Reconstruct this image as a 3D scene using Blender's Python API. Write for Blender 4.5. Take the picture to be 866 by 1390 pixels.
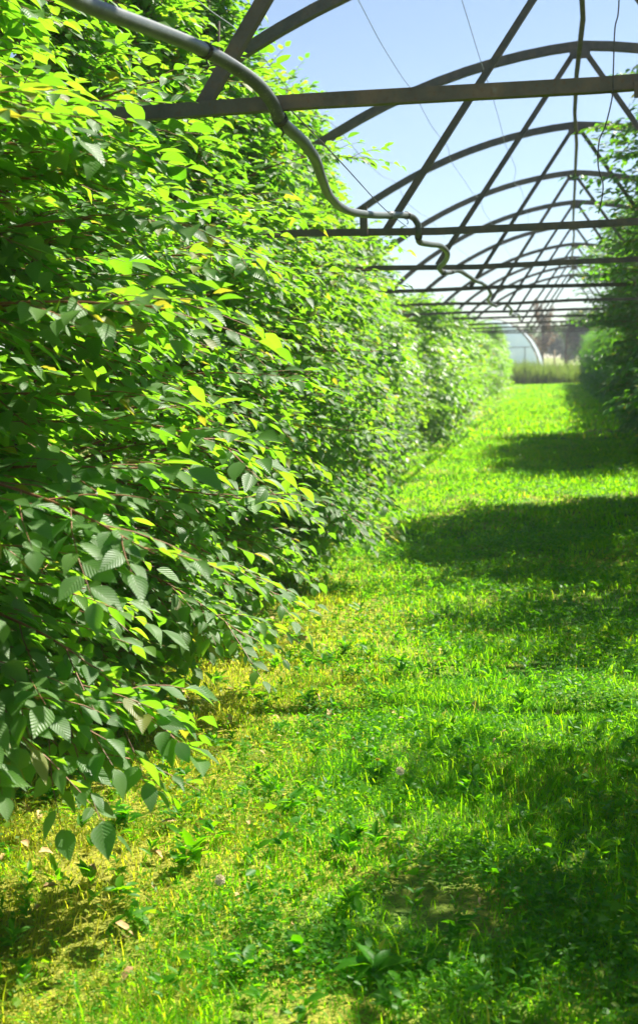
import bpy, math, random
import numpy as np
from mathutils import Vector, Matrix
R = math.radians
rng = np.random.default_rng(7)
random.seed(7)
for o in list(bpy.data.objects): bpy.data.objects.remove(o)
S = bpy.context.scene
C = S.collection

# ---------------------------------------------------------------- camera
F, CX, CY, PW, PH = 1805.0, 433.0, 650.0, 866.0, 1390.0
CAM_H = 1.6
cd = bpy.data.cameras.new('camera'); cam = bpy.data.objects.new('camera', cd); C.objects.link(cam)
v = np.array([(774-CX)/F, (CY-483)/F, -1.0]); v /= np.linalg.norm(v)
n = np.cross([1.0, .025, 0], v); n /= np.linalg.norm(n)
if n[1] < 0: n = -n
Mx = np.stack([np.cross(v, n), v, n])
cam.matrix_world = Matrix.Translation((0, 0, CAM_H)) @ Matrix(Mx.tolist()).to_4x4()
cd.sensor_fit = 'VERTICAL'; cd.sensor_height = 36.0; cd.sensor_width = 36.0*PW/PH
cd.lens = F/PH*36.0
cd.shift_y = -(PH/2-CY)/PH
cd.clip_start = .05; cd.clip_end = 2000
cd.dof.use_dof = True; cd.dof.focus_distance = 5.2; cd.dof.aperture_fstop = 4.0
S.camera = cam

# ---------------------------------------------------------------- light
SUN_EL, SUN_AZ = 50.0, 40.0          # azimuth measured from +Y towards +X
w = bpy.data.worlds.new('World'); S.world = w; w.use_nodes = True
nt = w.node_tree; bg = nt.nodes['Background']
sky = nt.nodes.new('ShaderNodeTexSky'); sky.sky_type = 'NISHITA'; sky.sun_disc = False
sky.sun_elevation = R(SUN_EL); sky.sun_rotation = R(SUN_AZ)
sky.air_density = 1.0; sky.dust_density = 0.25; sky.ozone_density = 2.3; sky.altitude = 800
nt.links.new(sky.outputs[0], bg.inputs[0]); bg.inputs[1].default_value = .048
sl = bpy.data.lights.new('sun', 'SUN'); sl.energy = 5.0; sl.angle = R(.53); sl.color = (1, .95, .84)
so = bpy.data.objects.new('sun', sl); C.objects.link(so)
sd = Vector((math.cos(R(SUN_EL))*math.sin(R(SUN_AZ)), math.cos(R(SUN_EL))*math.cos(R(SUN_AZ)), math.sin(R(SUN_EL))))
so.rotation_euler = sd.to_track_quat('Z', 'Y').to_euler(); so.location = (3, 8, 12)
S.view_settings.view_transform = 'Standard'; S.view_settings.look = 'None'
S.view_settings.exposure = 1.6; S.view_settings.gamma = 1
S.render.engine = 'CYCLES'
S.cycles.max_bounces = 8; S.cycles.diffuse_bounces = 4; S.cycles.transmission_bounces = 6
S.cycles.glossy_bounces = 2; S.cycles.transparent_max_bounces = 8
S.cycles.use_denoising = True
S.cycles.caustics_reflective = False; S.cycles.caustics_refractive = False
S.cycles.sample_clamp_indirect = 6

# ---------------------------------------------------------------- materials
class NT:
    def __init__(s, name):
        s.m = bpy.data.materials.new(name); s.m.use_nodes = True
        s.t = s.m.node_tree; s.t.nodes.clear()
        s.out = s.t.nodes.new('ShaderNodeOutputMaterial')
    def n(s, typ, ins=None, **kw):
        nd = s.t.nodes.new('ShaderNode'+typ)
        for k, x in kw.items(): setattr(nd, k, x)
        for k, x in (ins or {}).items():
            if isinstance(x, bpy.types.NodeSocket): s.t.links.new(x, nd.inputs[k])
            else:
                if isinstance(x, tuple) and len(x) == 3 and nd.inputs[k].type == 'RGBA': x = (*x, 1)
                nd.inputs[k].default_value = x
        return nd
    def ramp(s, fac, stops):
        nd = s.n('ValToRGB', {0: fac}); cr = nd.color_ramp
        while len(cr.elements) > 1: cr.elements.remove(cr.elements[-1])
        cr.elements[0].position = stops[0][0]; cr.elements[0].color = (*stops[0][1], 1)
        for p, c in stops[1:]:
            e = cr.elements.new(p); e.color = (*c, 1)
        return nd.outputs[0]
    def math(s, op, a, b=0.0, c=0.0):
        return s.n('Math', {0: a, 1: b, 2: c}, operation=op).outputs[0]
    def mix(s, f, a, b, bt='MIX'):
        nd = s.n('Mix', data_type='RGBA', blend_type=bt)
        for k, x in ((0, f), (6, a), (7, b)):
            if isinstance(x, bpy.types.NodeSocket): s.t.links.new(x, nd.inputs[k])
            else: nd.inputs[k].default_value = x if not isinstance(x, tuple) else (*x, 1)
        return nd.outputs[2]
    def done(s, sh): s.t.links.new(sh, s.out.inputs[0]); return s.m

def leaf_mat(name, top_stops, trans_stops, tmix=.45, rough=.42, veins=True, spec=.5, noise_scale=1.2):
    k = NT(name)
    at = k.n('Attribute', attribute_name='rnd').outputs['Fac']
    pos = k.n('NewGeometry')
    no = k.n('TexNoise', {'Vector': pos.outputs['Position'], 'Scale': noise_scale, 'Detail': 2.0}).outputs[0]
    f = k.math('ADD', k.math('MULTIPLY', at, .6), k.math('MULTIPLY', k.math('SUBTRACT', no, .3), 1.0))
    ct = k.ramp(f, top_stops); tr = k.ramp(f, trans_stops)
    old = k.math('MULTIPLY', k.math('GREATER_THAN', at, .972), .75)
    ct = k.mix(old, ct, (.26, .20, .03)); tr = k.mix(old, tr, (.55, .42, .03))
    nrm = None
    if veins:
        uv = k.n('UVMap'); sep = k.n('SeparateXYZ', {0: uv.outputs[0]})
        av = k.math('ABSOLUTE', k.math('SUBTRACT', sep.outputs[1], .5))
        ph = k.math('SUBTRACT', k.math('MULTIPLY', sep.outputs[0], 58.0), k.math('MULTIPLY', av, 42.0))
        wv = k.math('SINE', ph)
        vein = k.math('POWER', k.math('ADD', k.math('MULTIPLY', wv, .5), .5), 4.0)
        mid = k.math('LESS_THAN', av, .022)
        vm = k.math('MAXIMUM', k.math('MULTIPLY', vein, .35), k.math('MULTIPLY', mid, .9))
        ct = k.mix(k.math('MULTIPLY', vm, .45), ct, (.16, .26, .06))
        bp = k.n('Bump', {'Strength': .25, 'Distance': .003, 'Height': wv})
        nrm = bp.outputs[0]
    back = k.mix(pos.outputs['Backfacing'], ct, k.mix(.35, ct, (.18, .26, .1)))
    ins = {'Base Color': back, 'Roughness': rough, 'Specular IOR Level': spec}
    if nrm: ins['Normal'] = nrm
    p = k.n('BsdfPrincipled', ins)
    t = k.n('BsdfTranslucent', {'Color': tr})
    return k.done(k.n('MixShader', {0: tmix, 1: p.outputs[0], 2: t.outputs[0]}).outputs[0])

M = {}
M['leaf'] = leaf_mat('tree_leaf', [(.0, (.018, .09, .016)), (.5, (.036, .14, .016)), (1, (.08, .21, .02))],
                     [(0, (.14, .46, .012)), (.5, (.27, .62, .018)), (1, (.48, .74, .03))], .5, .44, True, .36)
M['leaf_far'] = leaf_mat('tree_leaf_plain', [(.0, (.025, .10, .012)), (.5, (.06, .17, .014)), (1, (.12, .24, .02))],
                     [(0, (.16, .46, .01)), (.5, (.30, .62, .014)), (1, (.48, .74, .02))], .5, .42, False, .4)
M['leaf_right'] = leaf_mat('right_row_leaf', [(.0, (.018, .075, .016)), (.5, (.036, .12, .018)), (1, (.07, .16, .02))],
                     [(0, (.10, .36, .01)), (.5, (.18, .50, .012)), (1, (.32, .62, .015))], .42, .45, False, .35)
M['grass'] = None
def grass_mat(name, green, dry, gt, dt_, tmix=.5, rough=.5):
    k = NT(name)
    at = k.n('Attribute', attribute_name='rnd').outputs['Fac']
    dr = k.n('Attribute', attribute_name='dry').outputs['Fac']
    pos = k.n('NewGeometry').outputs['Position']
    no = k.n('TexNoise', {'Vector': pos, 'Scale': 2.2, 'Detail': 3.0}).outputs[0]
    f = k.math('ADD', k.math('MULTIPLY', at, .5), k.math('MULTIPLY', k.math('SUBTRACT', no, .25), 1.0))
    c = k.mix(dr, k.ramp(f, green), k.ramp(at, dry)); t = k.mix(dr, k.ramp(f, gt), k.ramp(at, dt_))
    p = k.n('BsdfPrincipled', {'Base Color': c, 'Roughness': rough, 'Specular IOR Level': .12})
    tt = k.n('BsdfTranslucent', {'Color': t})
    return k.done(k.n('MixShader', {0: tmix, 1: p.outputs[0], 2: tt.outputs[0]}).outputs[0])
M['grass'] = grass_mat('grass_blade',
    [(0, (.02, .13, .003)), (.5, (.05, .21, .003)), (1, (.13, .29, .004))],
    [(0, (.22, .17, .02)), (.6, (.32, .27, .03)), (1, (.42, .34, .08))],
    [(0, (.15, .56, .003)), (.5, (.33, .76, .003)), (1, (.62, .87, .005))],
    [(0, (.66, .62, .004)), (.6, (.78, .72, .03)), (1, (.8, .7, .12))], .6)
M['weed'] = grass_mat('weed_leaf',
    [(0, (.02, .10, .005)), (.5, (.045, .16, .008)), (1, (.10, .24, .012))],
    [(0, (.12, .16, .01)), (1, (.25, .22, .03))],
    [(0, (.12, .52, .003)), (.5, (.27, .72, .003)), (1, (.5, .84, .005))],
    [(0, (.45, .6, .01)), (1, (.7, .7, .03))], .45, .42)

k = NT('soil')
pos = k.n('NewGeometry').outputs['Position']
n1 = k.n('TexNoise', {'Vector': pos, 'Scale': 1.1, 'Detail': 5.0, 'Roughness': .6}).outputs[0]
n2 = k.n('TexNoise', {'Vector': pos, 'Scale': 38.0, 'Detail': 4.0, 'Roughness': .7}).outputs[0]
c = k.ramp(n2, [(.3, (.10, .10, .01)), (.5, (.24, .23, .015)), (.62, (.36, .31, .03)), (.75, (.45, .36, .15))])
g = k.ramp(n2, [(.3, (.03, .09, .004)), (.6, (.07, .18, .006)), (.8, (.13, .24, .01))])
c = k.mix(k.ramp(n1, [(.42, (0, 0, 0)), (.58, (1, 1, 1))]), c, g)
bp = k.n('Bump', {'Strength': .8, 'Distance': .02, 'Height': n2})
sx = k.n('SeparateXYZ', {0: pos})
strip = k.math('MULTIPLY', k.n('MapRange', {0: k.math('ADD', sx.outputs[0], k.math('MULTIPLY', n1, .8)), 1: -.2, 2: -1.0, 3: 0., 4: 1.}).outputs[0],
               k.n('MapRange', {0: sx.outputs[1], 1: 12., 2: 8., 3: 0., 4: 1.}).outputs[0])
c = k.mix(k.math('MULTIPLY', strip, .85), c, k.ramp(n2, [(.3, (.10, .11, .01)), (.5, (.24, .23, .012)), (.65, (.36, .30, .03)), (.8, (.46, .33, .13))]))
M['soil'] = k.done(k.n('BsdfPrincipled', {'Base Color': c, 'Roughness': .95, 'Normal': bp.outputs[0]}).outputs[0])

k = NT('rusty_steel')
pos = k.n('TexCoord').outputs['Object']
n1 = k.n('TexNoise', {'Vector': pos, 'Scale': 9.0, 'Detail': 6.0, 'Roughness': .65}).outputs[0]
n2 = k.n('TexNoise', {'Vector': pos, 'Scale': 70.0, 'Detail': 3.0}).outputs[0]
c = k.ramp(n1, [(.3, (.07, .06, .055)), (.5, (.11, .095, .085)), (.66, (.17, .12, .09)), (.8, (.2, .19, .18))])
c = k.mix(k.ramp(n2, [(.55, (0, 0, 0)), (.7, (.5, .5, .5))]), c, (.13, .06, .03))
bp = k.n('Bump', {'Strength': .25, 'Distance': .003, 'Height': n2})
M['steel'] = k.done(k.n('BsdfPrincipled', {'Base Color': c, 'Roughness': .6, 'Metallic': .15, 'Normal': bp.outputs[0]}).outputs[0])

k = NT('grey_plastic_pipe')
pos = k.n('TexCoord').outputs['Object']
n1 = k.n('TexNoise', {'Vector': pos, 'Scale': 6.0, 'Detail': 6.0, 'Roughness': .7}).outputs[0]
n2 = k.n('TexNoise', {'Vector': pos, 'Scale': 160.0, 'Detail': 2.0}).outputs[0]
c = k.ramp(n1, [(.35, (.06, .07, .07)), (.5, (.09, .105, .10)), (.7, (.14, .15, .145))])
c = k.mix(k.ramp(n2, [(.6, (0, 0, 0)), (.72, (.6, .6, .6))]), c, (.3, .29, .26))
M['pipe'] = k.done(k.n('BsdfPrincipled', {'Base Color': c, 'Roughness': .38, 'Specular IOR Level': .5}).outputs[0])

def simple(name, stops, scale=12, rough=.8, bump=.3, stretch=(1, 1, 1), metal=0):
    k = NT(name)
    mp = k.n('Mapping', {'Vector': k.n('TexCoord').outputs['Object'], 'Scale': stretch}).outputs[0]
    n1 = k.n('TexNoise', {'Vector': mp, 'Scale': float(scale), 'Detail': 5.0, 'Roughness': .65}).outputs[0]
    bp = k.n('Bump', {'Strength': bump, 'Distance': .01, 'Height': n1})
    M[name] = k.done(k.n('BsdfPrincipled', {'Base Color': k.ramp(n1, stops), 'Roughness': rough, 'Metallic': metal, 'Normal': bp.outputs[0]}).outputs[0])
simple('bark', [(.3, (.06, .045, .035)), (.6, (.14, .11, .085)), (.8, (.22, .2, .16))], 20, .9, .6, (1, 1, .3))
simple('twig', [(.3, (.16, .06, .025)), (.7, (.32, .14, .06))], 30, .55, .2)
simple('stake_wood', [(.3, (.3, .22, .12)), (.6, (.46, .36, .22)), (.8, (.55, .47, .33))], 14, .8, .4, (1, 1, .08))
simple('concrete', [(.3, (.2, .2, .19)), (.7, (.36, .35, .33))], 25, .9, .4)
simple('wire', [(.3, (.03, .03, .035)), (.7, (.08, .075, .07))], 60, .5, .1, metal=.3)
simple('galvanised_wire', [(.3, (.2, .22, .25)), (.7, (.34, .36, .4))], 60, .5, .1)
simple('dry_leaf', [(.3, (.32, .17, .06)), (.6, (.5, .33, .14)), (.8, (.62, .48, .28))], 40, .8, .3)
simple('hay', [(.3, (.10, .13, .03)), (.7, (.26, .27, .08))], 3, .9, .2)
simple('yellow_petal', [(.3, (.7, .45, .01)), (.7, (.85, .62, .02))], 60, .6, .1)
simple('seed_fluff', [(.3, (.75, .66, .42)), (.7, (.82, .76, .55))], 60, .9, .1)
k = NT('tunnel_film')
n1 = k.n('TexNoise', {'Vector': k.n('TexCoord').outputs['Object'], 'Scale': 1.4, 'Detail': 3.0}).outputs[0]
c = k.ramp(n1, [(.35, (.66, .78, .88)), (.7, (.8, .88, .93))])
p = k.n('BsdfPrincipled', {'Base Color': c, 'Roughness': .35})
t = k.n('BsdfTranslucent', {'Color': c})
M['film'] = k.done(k.n('MixShader', {0: .5, 1: p.outputs[0], 2: t.outputs[0]}).outputs[0])

# ---------------------------------------------------------------- mesh helpers
class MB:
    """numpy mesh collector"""
    def __init__(s): s.V = []; s.L = []; s.T = []; s.UV = []; s.A = []; s.D = []; s.n = 0
    def add(s, V, faces, uv=None, rnd=0.5, dry=0.0):
        V = np.asarray(V, float).reshape(-1, 3); m = len(V)
        for f in faces:                       # arrays (k, sides)
            f = np.asarray(f)
            if f.size == 0: continue
            s.L.append((f+s.n).ravel()); s.T.append(np.full(len(f), f.shape[1]))
        s.V.append(V); s.UV.append(np.full((m, 2), .5) if uv is None else uv)
        s.A.append(np.broadcast_to(rnd, (m,)).astype(float)); s.D.append(np.broadcast_to(dry, (m,)).astype(float))
        s.n += m
    def tube(s, P, r, k=6, cap=True, rnd=.5):
        P = np.asarray(P, float); N = len(P); r = np.broadcast_to(r, (N,))
        T = np.gradient(P, axis=0); T /= np.linalg.norm(T, axis=1)[:, None]+1e-12
        ref = np.array([0, 0, 1.]) if abs(T[:, 2]).mean() < .8 else np.array([1., 0, 0])
        A = np.cross(T, ref); A /= np.linalg.norm(A, axis=1)[:, None]+1e-12; B = np.cross(T, A)
        a = np.arange(k)/k*2*np.pi + (np.pi/4 if k == 4 else 0)
        V = P[:, None]+r[:, None, None]*(np.cos(a)[None, :, None]*A[:, None]+np.sin(a)[None, :, None]*B[:, None])
        i = np.arange(N-1)[:, None]*k; j = np.arange(k)[None]; j2 = (j+1) % k
        f = np.stack([i+j, i+j2, i+k+j2, i+k+j], -1).reshape(-1, 4)
        fs = [f]
        if cap: fs += [np.arange(k)[None, ::-1], (np.arange(k)+(N-1)*k)[None]]
        s.add(V, fs, rnd=rnd)
    def box(s, c, h, rot=None):
        c = np.array(c, float); h = np.array(h, float)
        q = np.array([[x, y, z] for z in (-1, 1) for y in (-1, 1) for x in (-1, 1)])*h
        if rot is not None: q = q @ np.array(rot).T
        s.add(q+c, [[[0, 2, 3, 1], [4, 5, 7, 6], [0, 1, 5, 4], [2, 6, 7, 3], [0, 4, 6, 2], [1, 3, 7, 5]]])
    def mesh(s, name, mat, smooth=True):
        me = bpy.data.meshes.new(name)
        V = np.concatenate(s.V); L = np.concatenate(s.L).astype(np.int32); T = np.concatenate(s.T).astype(np.int32)
        me.vertices.add(len(V)); me.vertices.foreach_set('co', V.astype(np.float32).ravel())
        me.loops.add(len(L)); me.loops.foreach_set('vertex_index', L)
        me.polygons.add(len(T)); st = np.concatenate([[0], np.cumsum(T)[:-1]]).astype(np.int32)
        me.polygons.foreach_set('loop_start', st)
        uvl = me.uv_layers.new(name='UVMap'); uvl.data.foreach_set('uv', np.concatenate(s.UV)[L].astype(np.float32).ravel())
        for nm, arr in (('rnd', s.A), ('dry', s.D)):
            a = me.attributes.new(nm, 'FLOAT', 'POINT'); a.data.foreach_set('value', np.concatenate(arr).astype(np.float32))
        me.polygons.foreach_set('use_smooth', np.full(len(T), smooth))
        me.update(calc_edges=True); me.validate()
        if mat: me.materials.append(mat)
        return me
    def build(s, name, mat, parent=None, smooth=True):
        return obj(name, s.mesh(name, mat, smooth), parent)

def obj(name, me, parent=None):
    o = bpy.data.objects.new(name, me); C.objects.link(o)
    if parent: o.parent = parent
    return o
def tag(o, label=None, cat=None, group=None, kind=None):
    for a, b in (('label', label), ('category', cat), ('group', group), ('kind', kind)):
        if b: o[a] = b
    return o
def empty(name, loc=(0, 0, 0), rz=0):
    o = bpy.data.objects.new(name, None); C.objects.link(o); o.location = loc; o.rotation_euler = (0, 0, rz)
    o.empty_display_size = .2
    return o
def spline(P, n=8):
    P = np.asarray(P, float); Q = np.vstack([2*P[0]-P[1], P, 2*P[-1]-P[-2]]); out = []
    for i in range(len(P)-1):
        a, b, c, d = Q[i:i+4]
        for t in np.arange(n)/n:
            out.append(.5*((2*b)+(-a+c)*t+(2*a-5*b+4*c-d)*t*t+(-a+3*b-3*c+d)*t**3))
    out.append(P[-1]); return np.array(out)
def norm(a): return a/(np.linalg.norm(a, axis=-1, keepdims=True)+1e-12)

def hgt(x, y):
    return .018*np.sin(1.7*x+.6*y)+.012*np.sin(2.9*y-1.3*x)+.02*np.sin(.45*y+.3)

# ---------------------------------------------------------------- ground
gx = np.concatenate([[-600, -100, -30, -10], np.arange(-5, 5.01, .25), [10, 30, 100, 600]])
gy = np.concatenate([[-300, -20, -3], np.arange(0, 30, .25), np.arange(30, 90, 1.5), [110, 200, 700, 1500]])
X, Y = np.meshgrid(gx, gy); fade = np.clip((9-abs(X))/5, 0, 1)*np.clip((90-Y)/20, 0, 1)
b = MB(); i = (np.arange(len(gy)-1)[:, None]*len(gx)+np.arange(len(gx)-1)[None]).ravel()
b.add(np.stack([X, Y, hgt(X, Y)*fade-.01], -1), [np.stack([i, i+1, i+1+len(gx), i+len(gx)], -1)])
tag(b.build('ground', M['soil']), kind='structure', label='grassy soil between the tree rows')

# ---------------------------------------------------------------- greenhouse frame
RC, ZC, XC = 4.58, -.43, .08
bays = [.35, 4.17, 8.46, 11.75, 15.68, 19.72, 23.55, 27.4, 31.9, 36.4, 40.2, 44.3]
gf = tag(empty('greenhouse_frame', (XC, 4.17, 0)), 'bare rusty arched tunnel frame of steel hoops, tie beams and braces over the alley', 'greenhouse frame')
def G(p): return np.asarray(p, float)-np.array([XC, 4.17, 0])
def bar(b, p0, p1, hw, seg=2):
    P = np.linspace(p0, p1, seg); b.tube(P, hw*math.sqrt(2), 4)
jit = np.random.default_rng(3)
for i, y in enumerate(bays):
    th = np.linspace(-.02, math.pi+.02, 61)
    xs = XC+RC*np.cos(th); zs = ZC+RC*np.sin(th)
    keep = zs > -.1; xs = xs[keep]; zs = zs[keep]
    dx = jit.normal(0, .03); dz = jit.normal(0, .012)
    zs = zs+.10*np.clip(1-np.abs(xs-XC)/2.2, 0, 1)**1.3-.04+dz*(zs > 1)          # slightly peaked crown
    b = MB(); b.tube(G(np.stack([xs+dx*(zs > 1), np.full_like(xs, y), zs], -1)), .036*math.sqrt(2), 4)
    arch = b.build('hoop', M['steel'], gf, smooth=False)
    zt = 2.4
    b = MB(); hx = 3.55; xx = np.linspace(-hx, hx, 9); bow = jit.normal(0, .012, 9)
    b.tube(G(np.stack([XC+xx, np.full(9, y-.034), zt+bow*(abs(xx) > .5)], -1)), .0215*math.sqrt(2), 4)
    tb = b.build('tie_beam', M['steel'], arch, smooth=False)
    if i == 1:
        b = MB(); b.box(G((.165+.06, y-.066, zt-.025)), (.035, .012, .022)); b.box(G((.225, y-.085, zt-.03)), (.012, .01, .012))
        b.build('clamp', M['steel'], arch, smooth=False)
    if i == 2:
        b = MB(); b.box(G((-1.27, y-.075, zt+.075)), (.024, .008, .095)); b.build('bracket', M['steel'], arch, smooth=False)
    apex = np.array([XC+dx, y, ZC+RC+dz+.03])
    b = MB(); b.box(G(apex+np.array([0, -.045, -.035])), (.085, .006, .05)); b.build('gusset_plate', M['steel'], arch, smooth=False)
    for s in (-1, 1):
        b = MB(); bar(b, G(apex+np.array([s*.05, .0, -.03])), G((XC+s*1.22, y+.004, zt+.02)), .021)
        b.build('brace', M['steel'], arch, smooth=False)
P = [(XC+jit.normal(0, .013), y+.03, ZC+RC-.03+jit.normal(0, .012)) for y in np.arange(.35, 44.5, 2.005)]
b = MB(); b.tube(G(P), .019*math.sqrt(2), 4); b.build('ridge_bar', M['steel'], gf, smooth=False)

# ---------------------------------------------------------------- irrigation pipe
pp = [(-1.1, 2.3, 2.41), (-1.1, 2.6, 2.42), (-1.092, 2.95, 2.432), (-1.065, 3.15, 2.443), (-1.045, 3.4, 2.466), (-1.013, 3.65, 2.481), (-.982, 3.85, 2.48), (-.928, 3.99, 2.447), (-.897, 4.07, 2.405), (-.883, 4.15, 2.355),
      (-.884, 4.32, 2.35), (-.901, 4.6, 2.358), (-.936, 5., 2.36), (-1.003, 5.5, 2.354), (-1.074, 6.1, 2.351), (-1.111, 6.8, 2.367), (-1.07, 7.5, 2.414), (-1.015, 8.15, 2.478), (-.965, 8.36, 2.488), (-.93, 8.40, 2.44), (-.93, 8.42, 2.385), (-.94, 8.56, 2.35),
      (-.92, 8.9, 2.362), (-.894, 9.5, 2.395), (-.91, 10.2, 2.396), (-.991, 10.9, 2.387), (-1.088, 11.4, 2.37), (-1.07, 11.75, 2.35), (-1.0, 12.3, 2.40), (-.972, 13., 2.397), (-.963, 14., 2.402), (-.97, 15.45, 2.44),
      (-.93, 16.1, 2.37), (-1.05, 17.6, 2.35), (-1.06, 19.6, 2.35), (-.98, 20.6, 2.42), (-.93, 22, 2.36), (-1.02, 23.4, 2.34), (-.96, 25.5, 2.4), (-1.0, 27.3, 2.34)]
pr = tag(empty('irrigation_pipe', pp[0]), 'grey plastic water pipe snaking along the alley under the tie beams', 'pipe')
O = np.array(pp[0]); sp = spline(pp, 10)
b = MB(); b.tube(sp-O, .0205, 14); b.build('pipe_body', M['pipe'], pr)
def ring(center, tangent, name='wire_tie', turns=4):
    tangent = norm(np.array(tangent, float)); a = norm(np.cross(tangent, [0, 0, 1.])); c2 = np.cross(tangent, a)
    t = np.linspace(0, turns*2*np.pi, turns*14)
    P = np.array(center)+.0228*(np.cos(t)[:, None]*a+np.sin(t)[:, None]*c2)+tangent*(t/t[-1]-.5)[:, None]*.022
    b = MB(); b.tube(P-O, .0022, 5)
    tail = np.array(center)+np.array([.004, 0, -.026]); b.tube(np.array([tail, tail+[.006, .004, -.018], tail+[-.002, .006, -.028]])-O, .003, 5)
    b.build(name, M['wire'], pr)
for q in (3.72, 4.14, 8.3, 8.45, 11.65, 15.6, 19.6):
    j = int(np.argmin(abs(sp[:, 1]-q))); ring(sp[j], sp[j+1]-sp[j-1])
# coupling sleeves on the pipe
for q in (7.95, 12.0):
    j = int(np.argmin(abs(sp[:, 1]-q))); b = MB(); b.tube(sp[j-1:j+2]-O, .0235, 14); b.build('coupling', M['pipe'], pr)

# ---------------------------------------------------------------- wires
def wire(name, pts, r, mat, label, n=8):
    o0 = np.array(pts[0]); b = MB(); b.tube(spline(pts, n)-o0, r, 5)
    o = b.build(name, mat); o.location = o0; return tag(o, label, 'wire')
def roofwire(x, z, seed, label):
    g = np.random.default_rng(seed); pts = []
    for i, y in enumerate(bays[:-2]):
        pts.append((x+g.normal(0, .015), y, z+g.normal(0, .008)))
        if i < len(bays)-3:
            for f in (.35, .7):
                yy = y+(bays[i+1]-y)*f; pts.append((x+g.normal(0, .02), yy, z-.05+g.normal(0, .012)))
    wire('roof_wire', pts, .0028, M['galvanised_wire'], label)['group'] = 'thin roof wires strung along the hoops'
roofwire(-1.30, 3.90, 1, 'thin pale wire along the hoops, between the other two roof wires')
roofwire(-.70, 4.03, 2, 'thin pale roof wire running closest to the ridge bar')
roofwire(-2.0, 3.66, 5, 'thin pale roof wire lowest on the hoops, nearest the left trees')
wire('hanging_wire', [(.147, 4.08, 2.95), (.147, 4.09, 2.63), (.135, 4.09, 2.55), (.13, 4.095, 2.43), (.127, 4.095, 2.36), (.108, 4.1, 2.28), (.088, 4.1, 2.23), (.085, 4.1, 2.16), (.098, 4.1, 2.11), (.096, 4.1, 2.07), (.085, 4.1, 2.02)],
     .0022, M['wire'], 'kinked black wire hanging down past the nearest tie beam')
wire('stay_wire', [(-.88, 4.12, 2.42), (-.89, 5.3, 2.39), (-.96, 7, 2.40), (-1.0, 8.40, 2.43)], .0025, M['wire'], 'taut dark wire stretched beside the pipe between two tie beams')

# ---------------------------------------------------------------- leaves
st = np.array([.13, .3, .48, .66, .82, .93]); hw = np.array([.60, .96, .98, .70, .36, .12])
def leaf_tpl(kind):
    if kind == 'near':
        V = [(0, 0)]; 
        for u, h_ in zip(st, hw): V += [(u, -h_), (u, 0), (u, h_)]
        V.append((1, 0)); V = np.array(V)
        q = []
        for s_ in range(len(st)-1):
            a = 1+3*s_; q += [[a, a+3, a+4, a+1], [a+1, a+4, a+5, a+2]]
        e = len(V)-1; t = [[0, 1, 2], [0, 2, 3], [e, e-2, e-3], [e, e-1, e-2]]
        return V, np.array(q), np.array(t)
    if kind == 'mid':
        V = np.array([(0, 0), (.28, -.9), (.28, 0), (.28, .9), (.66, -.8), (.66, 0), (.66, .8), (1, 0)])
        return V, np.array([[1, 4, 5, 2], [2, 5, 6, 3]]), np.array([[0, 1, 2], [0, 2, 3], [7, 5, 4], [7, 6, 5]])
    V = np.array([(0, 0), (.42, -1), (.45, 0), (.42, 1), (1, 0)])
    return V, np.array([[0, 1, 4, 2], [0, 2, 4, 3]]), np.zeros((0, 3), int)
def leaves_into(mb, base, d, nrm, L, W, kind, g, fold=.22, curl=.16, dry=0.0):
    V, q, t = leaf_tpl(kind); N = len(base)
    if N == 0: return
    d = norm(d); side = norm(np.cross(d, nrm)); up = np.cross(side, d)
    L = np.broadcast_to(L, (N,)); W = np.broadcast_to(W, (N,))
    fo = fold*g.uniform(.2, 1.6, N); cu = curl*g.uniform(.0, 2., N); tw = g.normal(0, .25, N)
    u = V[:, 0][None]; vv = V[:, 1][None]
    lat = vv*W[:, None]/2
    zz = np.abs(vv)*W[:, None]/2*fo[:, None]*1.6 - cu[:, None]*L[:, None]*u**2 + lat*tw[:, None]*u
    zz += .018*L[:, None]*np.sin(u*14+vv*3+g.uniform(0, 6, N)[:, None])*np.abs(vv)
    P = base[:, None]+d[:, None]*(u*L[:, None])[..., None]+side[:, None]*lat[..., None]+up[:, None]*zz[..., None]
    off = (np.arange(N)*len(V))[:, None, None]
    fs = [(q[None]+off).reshape(-1, 4)]
    if len(t): fs.append((t[None]+off).reshape(-1, 3))
    uv = np.broadcast_to(np.stack([V[:, 0], V[:, 1]*.5+.5], -1)[None], (N, len(V), 2)).reshape(-1, 2)
    dr = np.repeat(np.broadcast_to(dry, (N,)), len(V))
    mb.add(P.reshape(-1, 3), fs, uv, np.repeat(g.uniform(0, 1, N), len(V)), dr)

def prof(z, pts):
    zz, rr = zip(*pts); return np.interp(z, zz, rr)
LEFT = [(.15, .6), (.4, .9), (.8, 1.0), (1.5, 1.0), (2.0, .9), (2.5, .68), (3.0, .45), (3.5, .22), (4.2, .1)]
LOWL = [(.15, .6), (.35, .95), (.6, 1.15), (.9, 1.22), (1.5, 1.2), (2.1, 1.08), (2.6, .85), (3.2, .68), (3.9, .4), (4.4, .3), (4.8, .1)]
RIGHT = [(.15, .9), (.6, 1.15), (1.3, 1.3), (2.2, 1.6), (3.2, 1.85), (3.8, 1.55), (4.3, 1.0), (4.8, .3)]
SMALL = [(.15, .7), (.5, .95), (1.3, 1.0), (2.0, .85), (2.6, .7), (3.0, .3)]

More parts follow.
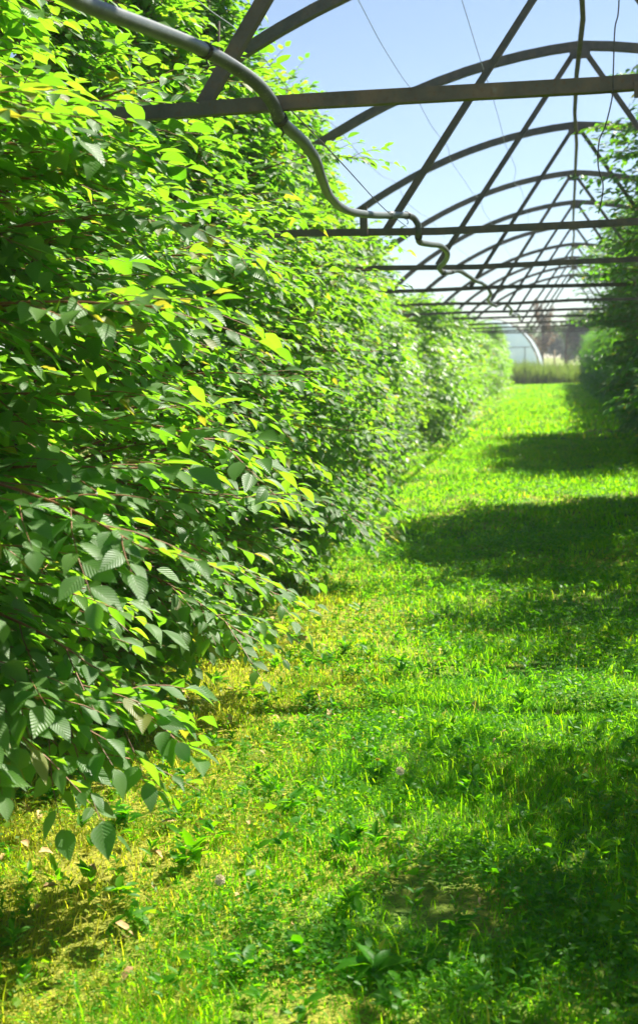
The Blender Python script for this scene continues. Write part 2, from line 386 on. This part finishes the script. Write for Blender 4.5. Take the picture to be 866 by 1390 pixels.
def crown_meshes(name, seed, H, pf, nlat, kind, leafL=.088, per=.036, back=.75, ry=1.12, sub=11, z0=.25, alley_bias=.62, mat=None, extra=(), droop=0):
    """returns (trunk mesh, twig mesh, leaf mesh). local +x faces the alley."""
    g = np.random.default_rng(seed)
    tr = MB(); tw = MB(); lf = MB()
    hz = np.linspace(0, H*.86, 9)
    tx = np.cumsum(g.normal(0, .025, 9)); ty = np.cumsum(g.normal(0, .025, 9)); tx -= tx[0]; ty -= ty[0]
    trunk = np.stack([tx, ty, hz-.03], -1)
    tr.tube(trunk, np.linspace(.055, .014, 9)*H/4.2, 9)
    for j in range(6):
        z = g.uniform(.5, H*.5); a = g.uniform(0, 6.28); p = np.array([np.interp(z, hz, tx), np.interp(z, hz, ty), z])
        e = np.array([math.cos(a)*g.uniform(.4, .7), math.sin(a)*.6, H*g.uniform(.25, .4)])
        tr.tube(spline([p, p+e*[.6, .6, .35], p+e], 5), np.linspace(.026, .008, 11), 6)
    bs, ds, ns = [], [], []
    up = np.array([0, 0, 1.])
    for i in range(nlat+len(extra)):
        z = z0+droop+(H-z0-droop)*((i+g.uniform())/nlat)
        if g.uniform() < alley_bias: a = g.uniform(-1.35, 1.35)
        else: a = g.uniform(1.0, 2*math.pi-1.0)
        ca, sa = math.cos(a), math.sin(a)
        rx = prof(z, pf)*(1 if ca > 0 else back); ry_ = ry*min(1, prof(z, pf)/prof(1.5, pf)+.12)
        rr = 1/math.sqrt((ca/rx)**2+(sa/ry_)**2)*g.uniform(.74, 1.06)
        if g.uniform() < .09: rr *= g.uniform(1.08, 1.2)
        rise = (-.16 if z < .9 else .10 if z < 2 else .24)*rr+g.normal(0, .08)
        zs = z-rise*.6
        p0 = np.array([np.interp(zs, hz, tx), np.interp(zs, hz, ty), max(zs, .2)])
        p1 = np.array([ca*rr, sa*rr, max(z+rise*.4, .22)])
        if i >= nlat:
            p1x = extra[i-nlat]; p1 = np.array(p1x[:3], float); rr = math.hypot(p1[0], p1[1]); p0 = np.array([0, 0, p1[2]+(p1x[3] if len(p1x) > 3 else .45)])
        sag = g.uniform(.02, .1)
        mid1 = p0+(p1-p0)*.4+[0, 0, sag]; mid2 = p0+(p1-p0)*.75+[0, 0, sag*.6]+g.normal(0, .02, 3)
        ax = spline([p0, mid1, mid2, p1-[0, 0, .05]], 6)
        tw.tube(ax, np.linspace(.0085, .0018, len(ax)), 5 if kind == 'near' else 3, cap=False)
        n_ = len(ax); tang = np.gradient(ax, axis=0)
        S_ = np.linspace(.28, .97, sub)+g.normal(0, .015, sub)
        for m, s_ in enumerate(S_):
            f = np.clip(s_, 0, 1)*(n_-1); j = int(min(f, n_-2)); q = ax[j]+(ax[j+1]-ax[j])*(f-j); T = norm(tang[j])
            sd_ = norm(np.cross(T, up))*(1 if m % 2 else -1)
            ang = g.uniform(.5, 1.1); ln = (.42-.2*s_)*g.uniform(.7, 1.25)
            dd = norm(T*math.cos(ang)+sd_*math.sin(ang)+up*g.normal(.02, .22))
            e = q+dd*ln+T*ln*.25-[0, 0, ln*.12]; md = q+dd*ln*.55+[0, 0, ln*.03]
            tt = np.array([0, .33, .66, 1.])[:, None]
            tp = (1-tt)**2*q+2*tt*(1-tt)*md+tt**2*e
            if kind != 'far': tw.tube(tp, np.array([.0028, .0022, .0017, .001]), 3, cap=False)
            k_ = max(3, int(ln/per)); ss = np.linspace(.14, 1, k_)
            lp = (1-ss[:, None])**2*q+2*ss[:, None]*(1-ss[:, None])*md+ss[:, None]**2*e
            tg = norm(e-q)[None]; s2 = norm(np.cross(tg, up[None]))
            sg = np.where(np.arange(k_) % 2 == 0, 1., -1.)[:, None]; sg[-1] *= .15
            dv = tg*.9+s2*sg*.8-up*g.uniform(-.12, .42, (k_, 1))+g.normal(0, .13, (k_, 3))
            nv = up+tg*g.normal(.1, .24, (k_, 1))+s2*g.normal(0, .3, (k_, 1))+g.normal(0, .12, (k_, 3))
            bs.append(lp); ds.append(dv); ns.append(nv)
        # leaves along the outer part of the lateral itself
        ss = np.arange(.35, 1.0, per/rr*1.2); f = ss*(n_-1); j = np.minimum(f.astype(int), n_-2)
        lp = ax[j]+(ax[j+1]-ax[j])*(f-j)[:, None]; T = norm(tang[j]); s2 = norm(np.cross(T, up))
        sg = np.where(np.arange(len(ss)) % 2 == 0, 1., -1.)[:, None]
        bs.append(lp); ds.append(T*.6+s2*sg-up*g.uniform(-.1, .45, (len(ss), 1))); ns.append(up+g.normal(0, .3, (len(ss), 3)))
    B = np.concatenate(bs); D = norm(np.concatenate(ds)); Nn = np.concatenate(ns)
    Lh = leafL*np.clip(g.normal(.95, .2, len(B)), .4, 1.35); Wd = Lh*g.uniform(.50, .62, len(B))
    B2 = B+D*.010
    leaves_into(lf, B2, D, Nn, Lh, Wd, kind, g)
    return (tr.mesh(name+'_trunk', M['bark']), tw.mesh(name+'_branches', M['twig']),
            lf.mesh(name+'_crown', mat or (M['leaf'] if kind == 'near' else M['leaf_far'])), len(B))

variants = {}
def var(key, *a, **k):
    variants[key] = crown_meshes(key, *a, **k)
    print(key, variants[key][3])
var('n1', 14, 4.5, LOWL, 205, 'near', leafL=.088, per=.034, back=.95, extra=[(1.15, -.25, .52), (1.05, -.5, .6), (1.28, .0, .56), (1.2, -.1, .64), (1.08, -.3, .52), (1.12, -.75, 2.2, -.2), (1.4, .0, 2.0, -.2), (1.45, -.5, 1.75, -.1), (1.5, .35, 1.3, 0), (1.45, -.65, 1.15, .1), (1.18, -.2, 2.3, -.2), (1.22, .02, 2.28, -.2), (1.08, -.38, 2.26, -.2), (1.15, -.12, 2.2, -.1), (.98, -.55, 2.3, -.2), (1.0, -.45, 2.3, -.1)], droop=.32)
var('n2', 12, 4.3, LEFT, 200, 'near', leafL=.082, per=.033, back=.95, extra=[(1.2, -.2, .5), (1.25, .15, .62), (1.1, .5, .4), (1.4, .1, 1.6, -.1), (1.4, -.5, 2.1, -.2), (1.25, .5, 2.4, -.25), (1.35, -.3, 1.1, 0), (1.2, 0, 2.9, -.3)])
var('n3', 13, 3.9, LEFT, 190, 'near', leafL=.08, per=.033, back=.95)
var('m1', 21, 3.75, LEFT, 135, 'mid', leafL=.085, per=.038)
var('m2', 22, 3.2, LEFT, 120, 'mid', leafL=.095, per=.042)
var('s1', 31, 2.9, SMALL, 70, 'far', leafL=.115, per=.052)
var('s2', 32, 2.8, SMALL, 70, 'far', leafL=.115, per=.052)
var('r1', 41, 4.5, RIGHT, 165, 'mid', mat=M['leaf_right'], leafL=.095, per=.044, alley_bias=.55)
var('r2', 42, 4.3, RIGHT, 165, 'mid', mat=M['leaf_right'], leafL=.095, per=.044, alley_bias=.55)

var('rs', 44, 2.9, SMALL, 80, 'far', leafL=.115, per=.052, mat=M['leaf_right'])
var('r0', 43, 4.2, RIGHT, 124, 'mid', leafL=.095, per=.055, alley_bias=.5, sub=8)
def tree(key, loc, rz, sc, label, group):
    t = empty('orchard_tree', loc, rz); t.scale = sc if isinstance(sc, tuple) else (sc,)*3
    tag(t, label, 'tree', group)
    for nm, me in zip(('trunk', 'branches', 'crown'), variants[key][:3]): obj(nm, me, t)
    return t
gt = np.random.default_rng(5)
LG, RG = 'young trees of the left row', 'young trees of the right row'
near_l = ['nearest left tree, its lowest leafy shoots hanging over yellowed grass',
          'second left tree from the viewer, pale wooden stake at its foot',
          'third left tree from the viewer, shoots poking out above the grass',
          'fourth left tree from the viewer, round grey stub post at its foot',
          'fifth left tree from the viewer, just before the third tie beam',
          'sixth left tree from the viewer, between the third and fourth tie beams',
          'seventh left tree from the viewer, just before the fourth tie beam',
          'eighth left tree from the viewer, just past the fourth tie beam',
          'ninth left tree from the viewer, just before the fifth tie beam',
          'tenth left tree from the viewer, just past the fifth tie beam',
          'eleventh left tree, last of the taller ones before the small far trees']
XL = -2.47
for i, y in enumerate(np.arange(3.82, 76, 1.85)):
    if i < 4: key = ['n1', 'n2', 'n3', 'n2'][i]
    elif i < 7: key = 'n3'
    elif y < 17.5: key = ['m1', 'm2'][i % 2]
    elif y < 21: key = 'm2'
    elif y < 23: key = 'm2'
    else: key = ['s1', 's2'][i % 2]
    s = gt.uniform(.95, 1.05)
    if 19 < y < 23: s *= .88
    if i > 11: s *= gt.uniform(.86, 1.08)
    lab = near_l[i] if i < 11 else ( 'small blurred tree far down the left row, lower than the nearer ones')
    tree(key, (XL-(.10 if i else 0)-.05*min(max(0, y-7.5), 10)-.022*max(0, y-17.5)+gt.normal(0, .04 if i < 6 else .17), y, 0), gt.uniform(-.2, .2), (s, s, s*(1 if i < 5 else gt.uniform(.88, 1.1))), lab, LG)
ry_ = [4.1, 5.4, 6.7, 10.2, 11.6, 13.3, 15.2, 20.8, 22.6, 24.5, 26.4, 28.3] + list(np.arange(31, 76, 2.1))
for i, y in enumerate(ry_):
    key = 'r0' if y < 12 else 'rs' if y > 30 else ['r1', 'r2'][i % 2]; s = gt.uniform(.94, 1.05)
    lab = ('near right tree just out of frame, shading the alley' if y < 11 else
           'right tree just beyond the third tie beam, almost wholly past the frame edge' if y < 12 else
           'nearest visible right tree, light green shoots leaning in at the right frame edge' if y < 14 else
           'right tree before the fourth tie beam, its top at the frame edge' if y < 19 else
           'first of the dark right trees standing past the fifth tie beam' if y < 21 else
           'second of the dark right trees past the fifth tie beam, leaning into the alley' if y < 23 else
           'dark shaded tree farther down the right row')
    tree(key, ((2.6 if y < 8 else 2.45 if y < 12.5 else 2.1 if y < 30 else 2.2)-.011*max(0, y-15)+gt.normal(0, .05), y, 0), math.pi+gt.uniform(-.25, .25), (s, s, s*(1.08 if 12.5 < y < 16 else .95)), lab, RG)

# stakes at the tree feet
def stake(y, x, h, r, mat, label, sides=10):
    b = MB(); zz = np.array([-.05, h*.5, h-.02, h]); b.tube(np.stack([zz*.02, zz*.01, zz], -1), np.array([r, r, r*.98, r*.8]), sides)
    o = b.build('tree_stake', mat, smooth=True); o.location = (x, y, 0)
    return tag(o, label, 'stake', 'support stakes in the left row')
stake(5.47, -2.34, 1.0, .036, M['stake_wood'], 'pale peeled wooden stake under the second left tree')
stake(7.25, -2.36, 1.2, .036, M['stake_wood'], 'pale wooden stake under the third left tree')
stake(9.05, -2.44, .42, .045, M['concrete'], 'short round grey stub post in the shade under the fourth left tree')

# ---------------------------------------------------------------- grass and ground cover
def vnoise(x, y, s, seed):
    g = np.random.default_rng(seed); T = g.uniform(0, 1, (64, 64)); x = x/s; y = y/s
    xi = np.floor(x).astype(int); yi = np.floor(y).astype(int); fx = x-xi; fy = y-yi
    fx = fx*fx*(3-2*fx); fy = fy*fy*(3-2*fy)
    t = lambda a, b: T[a % 64, b % 64]
    return (t(xi, yi)*(1-fx)+t(xi+1, yi)*fx)*(1-fy)+(t(xi, yi+1)*(1-fx)+t(xi+1, yi+1)*fx)*fy
def dryness(x, y, g):
    d = np.clip((-.75-x)/.7, 0, 1)*np.clip((11-y)/4, 0, 1)*.7+.05
    d = d*(.3+1.3*vnoise(x, y, .35, 91))+.5*np.clip(vnoise(x, y, .5, 92)-.78, 0, 1)
    return (g.uniform(0, 1, len(x)) < d).astype(float)*g.uniform(.5, 1, len(x))
def scatter(n, x0, x1, y0, y1, g):
    return g.uniform(x0, x1, n), g.uniform(y0, y1, n)
gr = MB(); gg = np.random.default_rng(17)
def blades(n, x0, x1, y0, y1, Lm, Wm, seed):
    g = np.random.default_rng(seed)
    x, y = scatter(n, x0, x1, y0, y1, g)
    dens = .25+.9*vnoise(x, y, .22, 5)*(.5+vnoise(x, y, .9, 6))
    bare = np.clip(1-np.hypot((x+.35)/.35, (y-3.75)/.35), 0, 1)*1.5
    strip = np.clip((-.85-x)/.5, 0, 1)*np.clip((10-y)/3, 0, 1)*.16*vnoise(x, y, .5, 77)*1.6
    kp = g.uniform(0, 1, n) < np.clip(dens-bare-strip-np.clip((-2.1-x)*1.5, 0, .55), .08, 1); x = x[kp]; y = y[kp]; n = len(x)
    tall = .35+1.3*vnoise(x, y, .26, 8)*(.6+.6*vnoise(x, y, 1.3, 9))
    L = Lm*g.uniform(.45, 1.35, n)*tall; W = Wm*g.uniform(.6, 1.4, n)
    a = g.uniform(0, 2*np.pi, n); lean = g.uniform(.3, 1.9, n)
    d = np.stack([np.cos(a), np.sin(a), np.zeros(n)], -1); b2 = np.stack([-np.sin(a), np.cos(a), np.zeros(n)], -1)
    base = np.stack([x, y, hgt(x, y)-.012], -1)
    u = np.array([0, .4, .75, 1.0]); ww = np.array([.8, 1, .7, 0])
    P = []
    for uu, w_ in zip(u, ww):
        c = base+d*(L*lean*uu**1.7*.7)[:, None]+np.array([0, 0, 1.])*(L*(uu-.28*lean*uu**2.2))[:, None]
        if w_ == 0: P.append(c[:, None])
        else: P.append(np.stack([c-b2*(W*w_/2)[:, None], c+b2*(W*w_/2)[:, None]], 1))
    V = np.concatenate(P, 1)      # n,7,3
    off = (np.arange(n)*7)[:, None, None]
    q = (np.array([[0, 1, 3, 2], [2, 3, 5, 4]])[None]+off).reshape(-1, 4); t = (np.array([[4, 5, 6]])[None]+off).reshape(-1, 3)
    gr.add(V.reshape(-1, 3), [q, t], None, np.repeat(g.uniform(0, 1, n), 7), np.repeat(dryness(x, y, g), 7))
blades(260000, -3.2, 1.9, 2.3, 6.5, .044, .0036, 1); blades(14000, -3.2, 1.9, 2.3, 6.5, .10, .0032, 9)
blades(110000, -3.4, 2.6, 6.5, 12, .06, .006, 2)
blades(120000, -3.4, 3.2, 12, 26, .07, .011, 3)
blades(90000, -3.4, 3.4, 26, 78, .10, .025, 4)
tag(gr.build('grass', M['grass'], smooth=True), 'short bright green and yellowed grass covering the alley', 'grass', kind='stuff')

wd = MB()
def weeds(n, x0, x1, y0, y1, Ls, hmax, kind, seed, fold=.15):
    g = np.random.default_rng(seed); x, y = scatter(n, x0, x1, y0, y1, g)
    kp = g.uniform(0, 1, n) < np.clip((vnoise(x, y, .33, 31)-.25)*1.8, .04, 1)*np.where(x < -.9, .4, 1.); x = x[kp]; y = y[kp]; n = len(x)
    z = hgt(x, y)+hmax*g.uniform(.05, 1, n)**1.3*(.4+vnoise(x, y, .25, 32))
    a = g.uniform(0, 2*np.pi, n); d = np.stack([np.cos(a), np.sin(a), g.uniform(-.3, .6, n)], -1)
    nv = np.array([0, 0, 1.])+g.normal(0, .4, (n, 3))
    L = Ls*g.uniform(.5, 1.4, n)
    leaves_into(wd, np.stack([x, y, z], -1), d, nv, L, L*g.uniform(.4, .75, n), kind, g, fold, .2, dryness(x, y, g)*.6)
weeds(210000, -2.6, 1.8, 2.4, 7, .017, .055, 'far', 1); weeds(9000, -2.6, 1.8, 2.4, 7, .034, .07, 'mid', 7)
weeds(80000, -2.8, 2.4, 7, 13, .03, .07, 'far', 2)
weeds(35000, -3, 3, 13, 26, .045, .07, 'far', 3)
def rosettes(n, x0, x1, y0, y1, seed, Lr=(.025, .06)):
    g = np.random.default_rng(seed)
    for _ in range(n):
        x, y = g.uniform(x0, x1), g.uniform(y0, y1); k_ = g.integers(6, 14); a = g.uniform(0, 6.28, k_); up_ = g.uniform(.3, 1.3)
        L = g.uniform(*Lr)*g.uniform(.6, 1.2, k_)
        d = np.stack([np.cos(a), np.sin(a), np.full(k_, up_)+g.normal(0, .3, k_)], -1)
        base = np.tile([x, y, 0], (k_, 1)).astype(float); base[:, 2] = hgt(x, y)+g.uniform(0, .05, k_)
        leaves_into(wd, base, d, np.array([0, 0, 1.])+g.normal(0, .25, (k_, 3)), L, L*g.uniform(.25, .5), 'mid', g, .3, .3, 0)
rosettes(700, -2.2, 1.6, 3.0, 7, 41); rosettes(500, -2.6, 2, 7, 13, 42); rosettes(14, -1.5, -.5, 3.2, 4.4, 43, (.05, .09))
tag(wd.build('ground_weeds', M['weed'], smooth=True), 'low broad-leaved weeds and clover mixed into the grass', 'weeds', kind='stuff')

# dry fallen leaves
dl = MB(); g = np.random.default_rng(51); n_ = 170
x = np.concatenate([g.uniform(-2.3, -1.0, 120), g.uniform(-1., .8, 50)]); y = np.concatenate([g.uniform(3.2, 9, 120), g.uniform(3.3, 9, 50)])
a = g.uniform(0, 6.28, n_); Lf = g.uniform(.02, .06, n_)
leaves_into(dl, np.stack([x, y, hgt(x, y)+g.uniform(.01, .04, n_)], -1), np.stack([np.cos(a), np.sin(a), g.normal(0, .2, n_)], -1),
            np.array([0, 0, 1.])+g.normal(0, .3, (n_, 3)), Lf, Lf*.5, 'mid', g, .5, .5)
tag(dl.build('leaf_litter', M['dry_leaf']), 'scattered tan fallen leaves lying in the grass by the left trees', 'fallen leaves', kind='stuff')

# dandelions
def dandelion(x, y, fl, label):
    e = tag(empty('dandelion', (x, y, float(hgt(x, y)))), label, 'flower', 'dandelions in the alley'); h = .09
    b = MB(); b.tube([(0, 0, -.01), (.004, 0, h*.5), (.008, .003, h)], .0015, 5); b.build('stem', M['weed'], e)
    b = MB(); g = np.random.default_rng(int(abs(x*1000)+y*100))
    if fl:
        for k_ in range(26):
            a_ = g.uniform(0, 6.28); d = np.array([math.cos(a_), math.sin(a_), g.uniform(.1, 1)])
            d = d/np.linalg.norm(d); c = np.array([.008, .003, h]); leaves_into(b, c[None], d[None], np.array([[0, 0, 1.]]), .014, .004, 'far', g)
        b.build('petals', M['yellow_petal'], e)
    else:
        for k_ in range(160):
            d = norm(g.normal(0, 1, 3)); c = np.array([.008, .003, h]); b.tube([c, c+d*.014], .0005, 3, cap=False); b.tube([c+d*.013, c+d*.0155], np.array([.0006, .0022]), 4, cap=False)
        b.build('seed_head', M['seed_fluff'], e)
dandelion(-1.02, 3.62, False, 'white dandelion clock in the grass at the bottom left')
dandelion(-.62, 4.62, False, 'white dandelion clock near the middle of the alley')
dandelion(-.72, 4.75, True, 'yellow dandelion flower nearest the viewer')
for (x, y) in ((-.2, 19), (.3, 23), (-.8, 17), (.1, 14.5), (.5, 28), (-.4, 25), (-1.2, 21), (.25, 10.2)):
    dandelion(x, y, True, 'tiny yellow dandelion flower far along the alley')

# ---------------------------------------------------------------- far end
tg = MB(); g = np.random.default_rng(61)
def tall(n, x0, x1, y0, y1, Lm, W):
    x, y = scatter(n, x0, x1, y0, y1, g); n = len(x); a = g.uniform(0, 6.28, n); L = Lm*g.uniform(.5, 1.2, n)*(.6+.7*vnoise(x, y, 1.1, 71))
    base = np.stack([x, y, np.zeros(n)], -1); d = np.stack([np.cos(a), np.sin(a), np.zeros(n)], -1)
    b2 = np.stack([-np.sin(a), np.cos(a), np.zeros(n)], -1)*W
    z = np.array([0, 0, 1.])
    V = np.stack([base-b2, base+b2, base+d*(L*.15)[:, None]+z*(L*.6)[:, None]+b2*.8, base+d*(L*.15)[:, None]+z*(L*.6)[:, None]-b2*.8, base+d*(L*.4)[:, None]+z*L[:, None]], 1)
    off = (np.arange(n)*5)[:, None, None]
    tg.add(V.reshape(-1, 3), [(np.array([[0, 1, 2, 3]])[None]+off).reshape(-1, 4), (np.array([[3, 2, 4]])[None]+off).reshape(-1, 3)], None,
           np.repeat(g.uniform(0, .6, n), 5), np.repeat(g.uniform(.0, .45, n), 5))
dull_grass = grass_mat('tall_grass_blade', [(0, (.07, .15, .015)), (1, (.16, .23, .03))], [(0, (.16, .15, .05)), (1, (.28, .25, .1))],
    [(0, (.18, .38, .02)), (1, (.36, .52, .05))], [(0, (.3, .28, .08)), (1, (.4, .36, .12))], .4)
tall(26000, -9, 9, 77.5, 84, 1.15, .018)
tag(tg.build('tall_grass', dull_grass), 'band of unmown tall dull green grass closing the far end of the alley', 'tall grass', kind='stuff')

def polytunnel(x, y, rad, ln, label):
    e = tag(empty('polytunnel', (x, y, 0)), label, 'polytunnel')
    th = np.linspace(0, math.pi, 25); ys = np.linspace(0, ln, 9)
    X_, Y_ = np.meshgrid(th, ys); sag = .04*np.sin((Y_/ln*8)*math.pi)**2
    V = np.stack([(rad-sag)*np.cos(X_), Y_, (rad-sag)*np.sin(X_)*1.25], -1).reshape(-1, 3)
    i = (np.arange(8)[:, None]*25+np.arange(24)[None]).ravel()
    b = MB(); b.add(V, [np.stack([i, i+1, i+26, i+25], -1)]); b.build('film_cover', M['film'], e)
    b = MB(); ring_ = np.stack([rad*.985*np.cos(th), np.full(25, .05), rad*.985*np.sin(th)*1.25], -1)
    b.add(np.vstack([ring_, [[0, .05, 0]]]), [np.array([[j, j+1, 25] for j in range(24)])]); b.build('end_wall', M['film'], e, smooth=False)
    for yy in (0, ln):
        b = MB(); b.tube(np.stack([rad*1.01*np.cos(th), np.full(25, yy), rad*1.01*np.sin(th)*1.25], -1), .05, 6); b.build('hoop', M['steel'], e)
    b = MB()
    for zz in (1.1, 2.3): hx = rad*math.sqrt(1-(zz/(rad*1.25))**2); b.tube([(-hx, -.03, zz), (hx, -.03, zz)], .03, 4)
    b.tube([(rad*.68, -.06, 0), (rad*.68, -.06, 2.3)], .035, 4); b.tube([(-.6, -.06, 0), (-.6, -.06, 2.3)], .035, 4)
    b.build('end_frame', M['steel'], e, smooth=False)
polytunnel(-5.5, 96, 3.4, 14, 'pale blue film-covered polytunnel beyond the far end of the alley')

# trees behind
def far_tree(seed, loc, H, rad, mat, label, nl=60, thin=False, leafL=.35):
    g = np.random.default_rng(seed); e = tag(empty('background_tree', loc), label, 'tree', 'trees beyond the alley')
    b = MB(); tp = np.array([(0, 0, -.1), (g.normal(0, .1), 0, H*.3), (g.normal(0, .2), 0, H*.62), (g.normal(0, .3), 0, H*.95)])
    b.tube(spline(tp, 5), np.linspace(.022*H, .006*H, 16), 8)
    bs = []
    for i in range(nl):
        z = H*g.uniform(.25, .9); a = g.uniform(0, 6.28); r_ = rad*math.sqrt(max(.05, 1-((z/H-.55)/.5)**2))*g.uniform(.5, 1)
        p = np.array([0, 0, z*.8]); q = np.array([math.cos(a)*r_, math.sin(a)*r_, z+.1*H])
        ax = spline([p, p+(q-p)*.5+g.normal(0, .08*rad, 3), q], 5); b.tube(ax, np.linspace(.006*H, .0015*H, len(ax)), 4)
        bs.append(ax[4:])
    b.build('trunk', M['bark'], e)
    if not thin:
        B = np.concatenate(bs); B = np.repeat(B, 9, 0)+g.normal(0, .09*rad, (len(B)*9, 3)); n = len(B)
        lf = MB(); leaves_into(lf, B, g.normal(0, 1, (n, 3)), np.array([0, 0, 1.])+g.normal(0, .6, (n, 3)), leafL*g.uniform(.6, 1.2, n), leafL*.6, 'far', g)
        lf.build('crown', mat, e)
brown = leaf_mat('copper_leaf', [(0, (.18, .13, .10)), (1, (.28, .2, .14))], [(0, (.25, .14, .09)), (1, (.35, .22, .12))], .35, .6, False)
dull = leaf_mat('dull_leaf', [(0, (.04, .08, .03)), (1, (.1, .15, .05))], [(0, (.1, .2, .04)), (1, (.2, .32, .08))], .4, .6, False, noise_scale=.3)
far_tree(71, (-2.3, 112, 0), 6.4, 1.15, brown, 'reddish brown tree beside the polytunnel beyond the alley', nl=26, leafL=.22)
far_tree(72, (-.25, 92, 0), 4.2, 1.2, None, 'small bare forked tree at the far end of the alley', nl=16, thin=True)
for i, (x, y, H_, r_) in enumerate(((1.5, 125, 5.5, 2.6), (5, 118, 6.5, 3), (9.5, 130, 7, 3.5), (-.5, 170, 6, 4), (-7, 170, 5.5, 4), (-15, 150, 6, 4.5), (-24, 150, 7, 5), (15, 140, 8, 4.5), (3.5, 190, 7, 5))):
    far_tree(80+i, (x, y, 0), H_, r_, dull, 'dull green blurred tree on the horizon beyond the alley', 50, leafL=.5)
# a post in the far grass
b = MB(); b.tube([(0, 0, 0), (0, 0, 2.0)], .05, 8); o = b.build('fence_post', M['stake_wood']); o.location = (-1.0, 85.5, 0)
tag(o, 'thin upright post in the tall grass beside the polytunnel', 'post')

# ---------------------------------------------------------------- air
b = MB(); b.box((0, 92, 18), (80, 110, 20)); k = NT('haze_air')
k.t.links.new(k.n('VolumePrincipled', {'Color': (.86, .92, 1.0), 'Density': .0008, 'Anisotropy': .3}).outputs[0], k.out.inputs['Volume'])
tag(b.build('haze', k.m, smooth=False), kind='stuff')
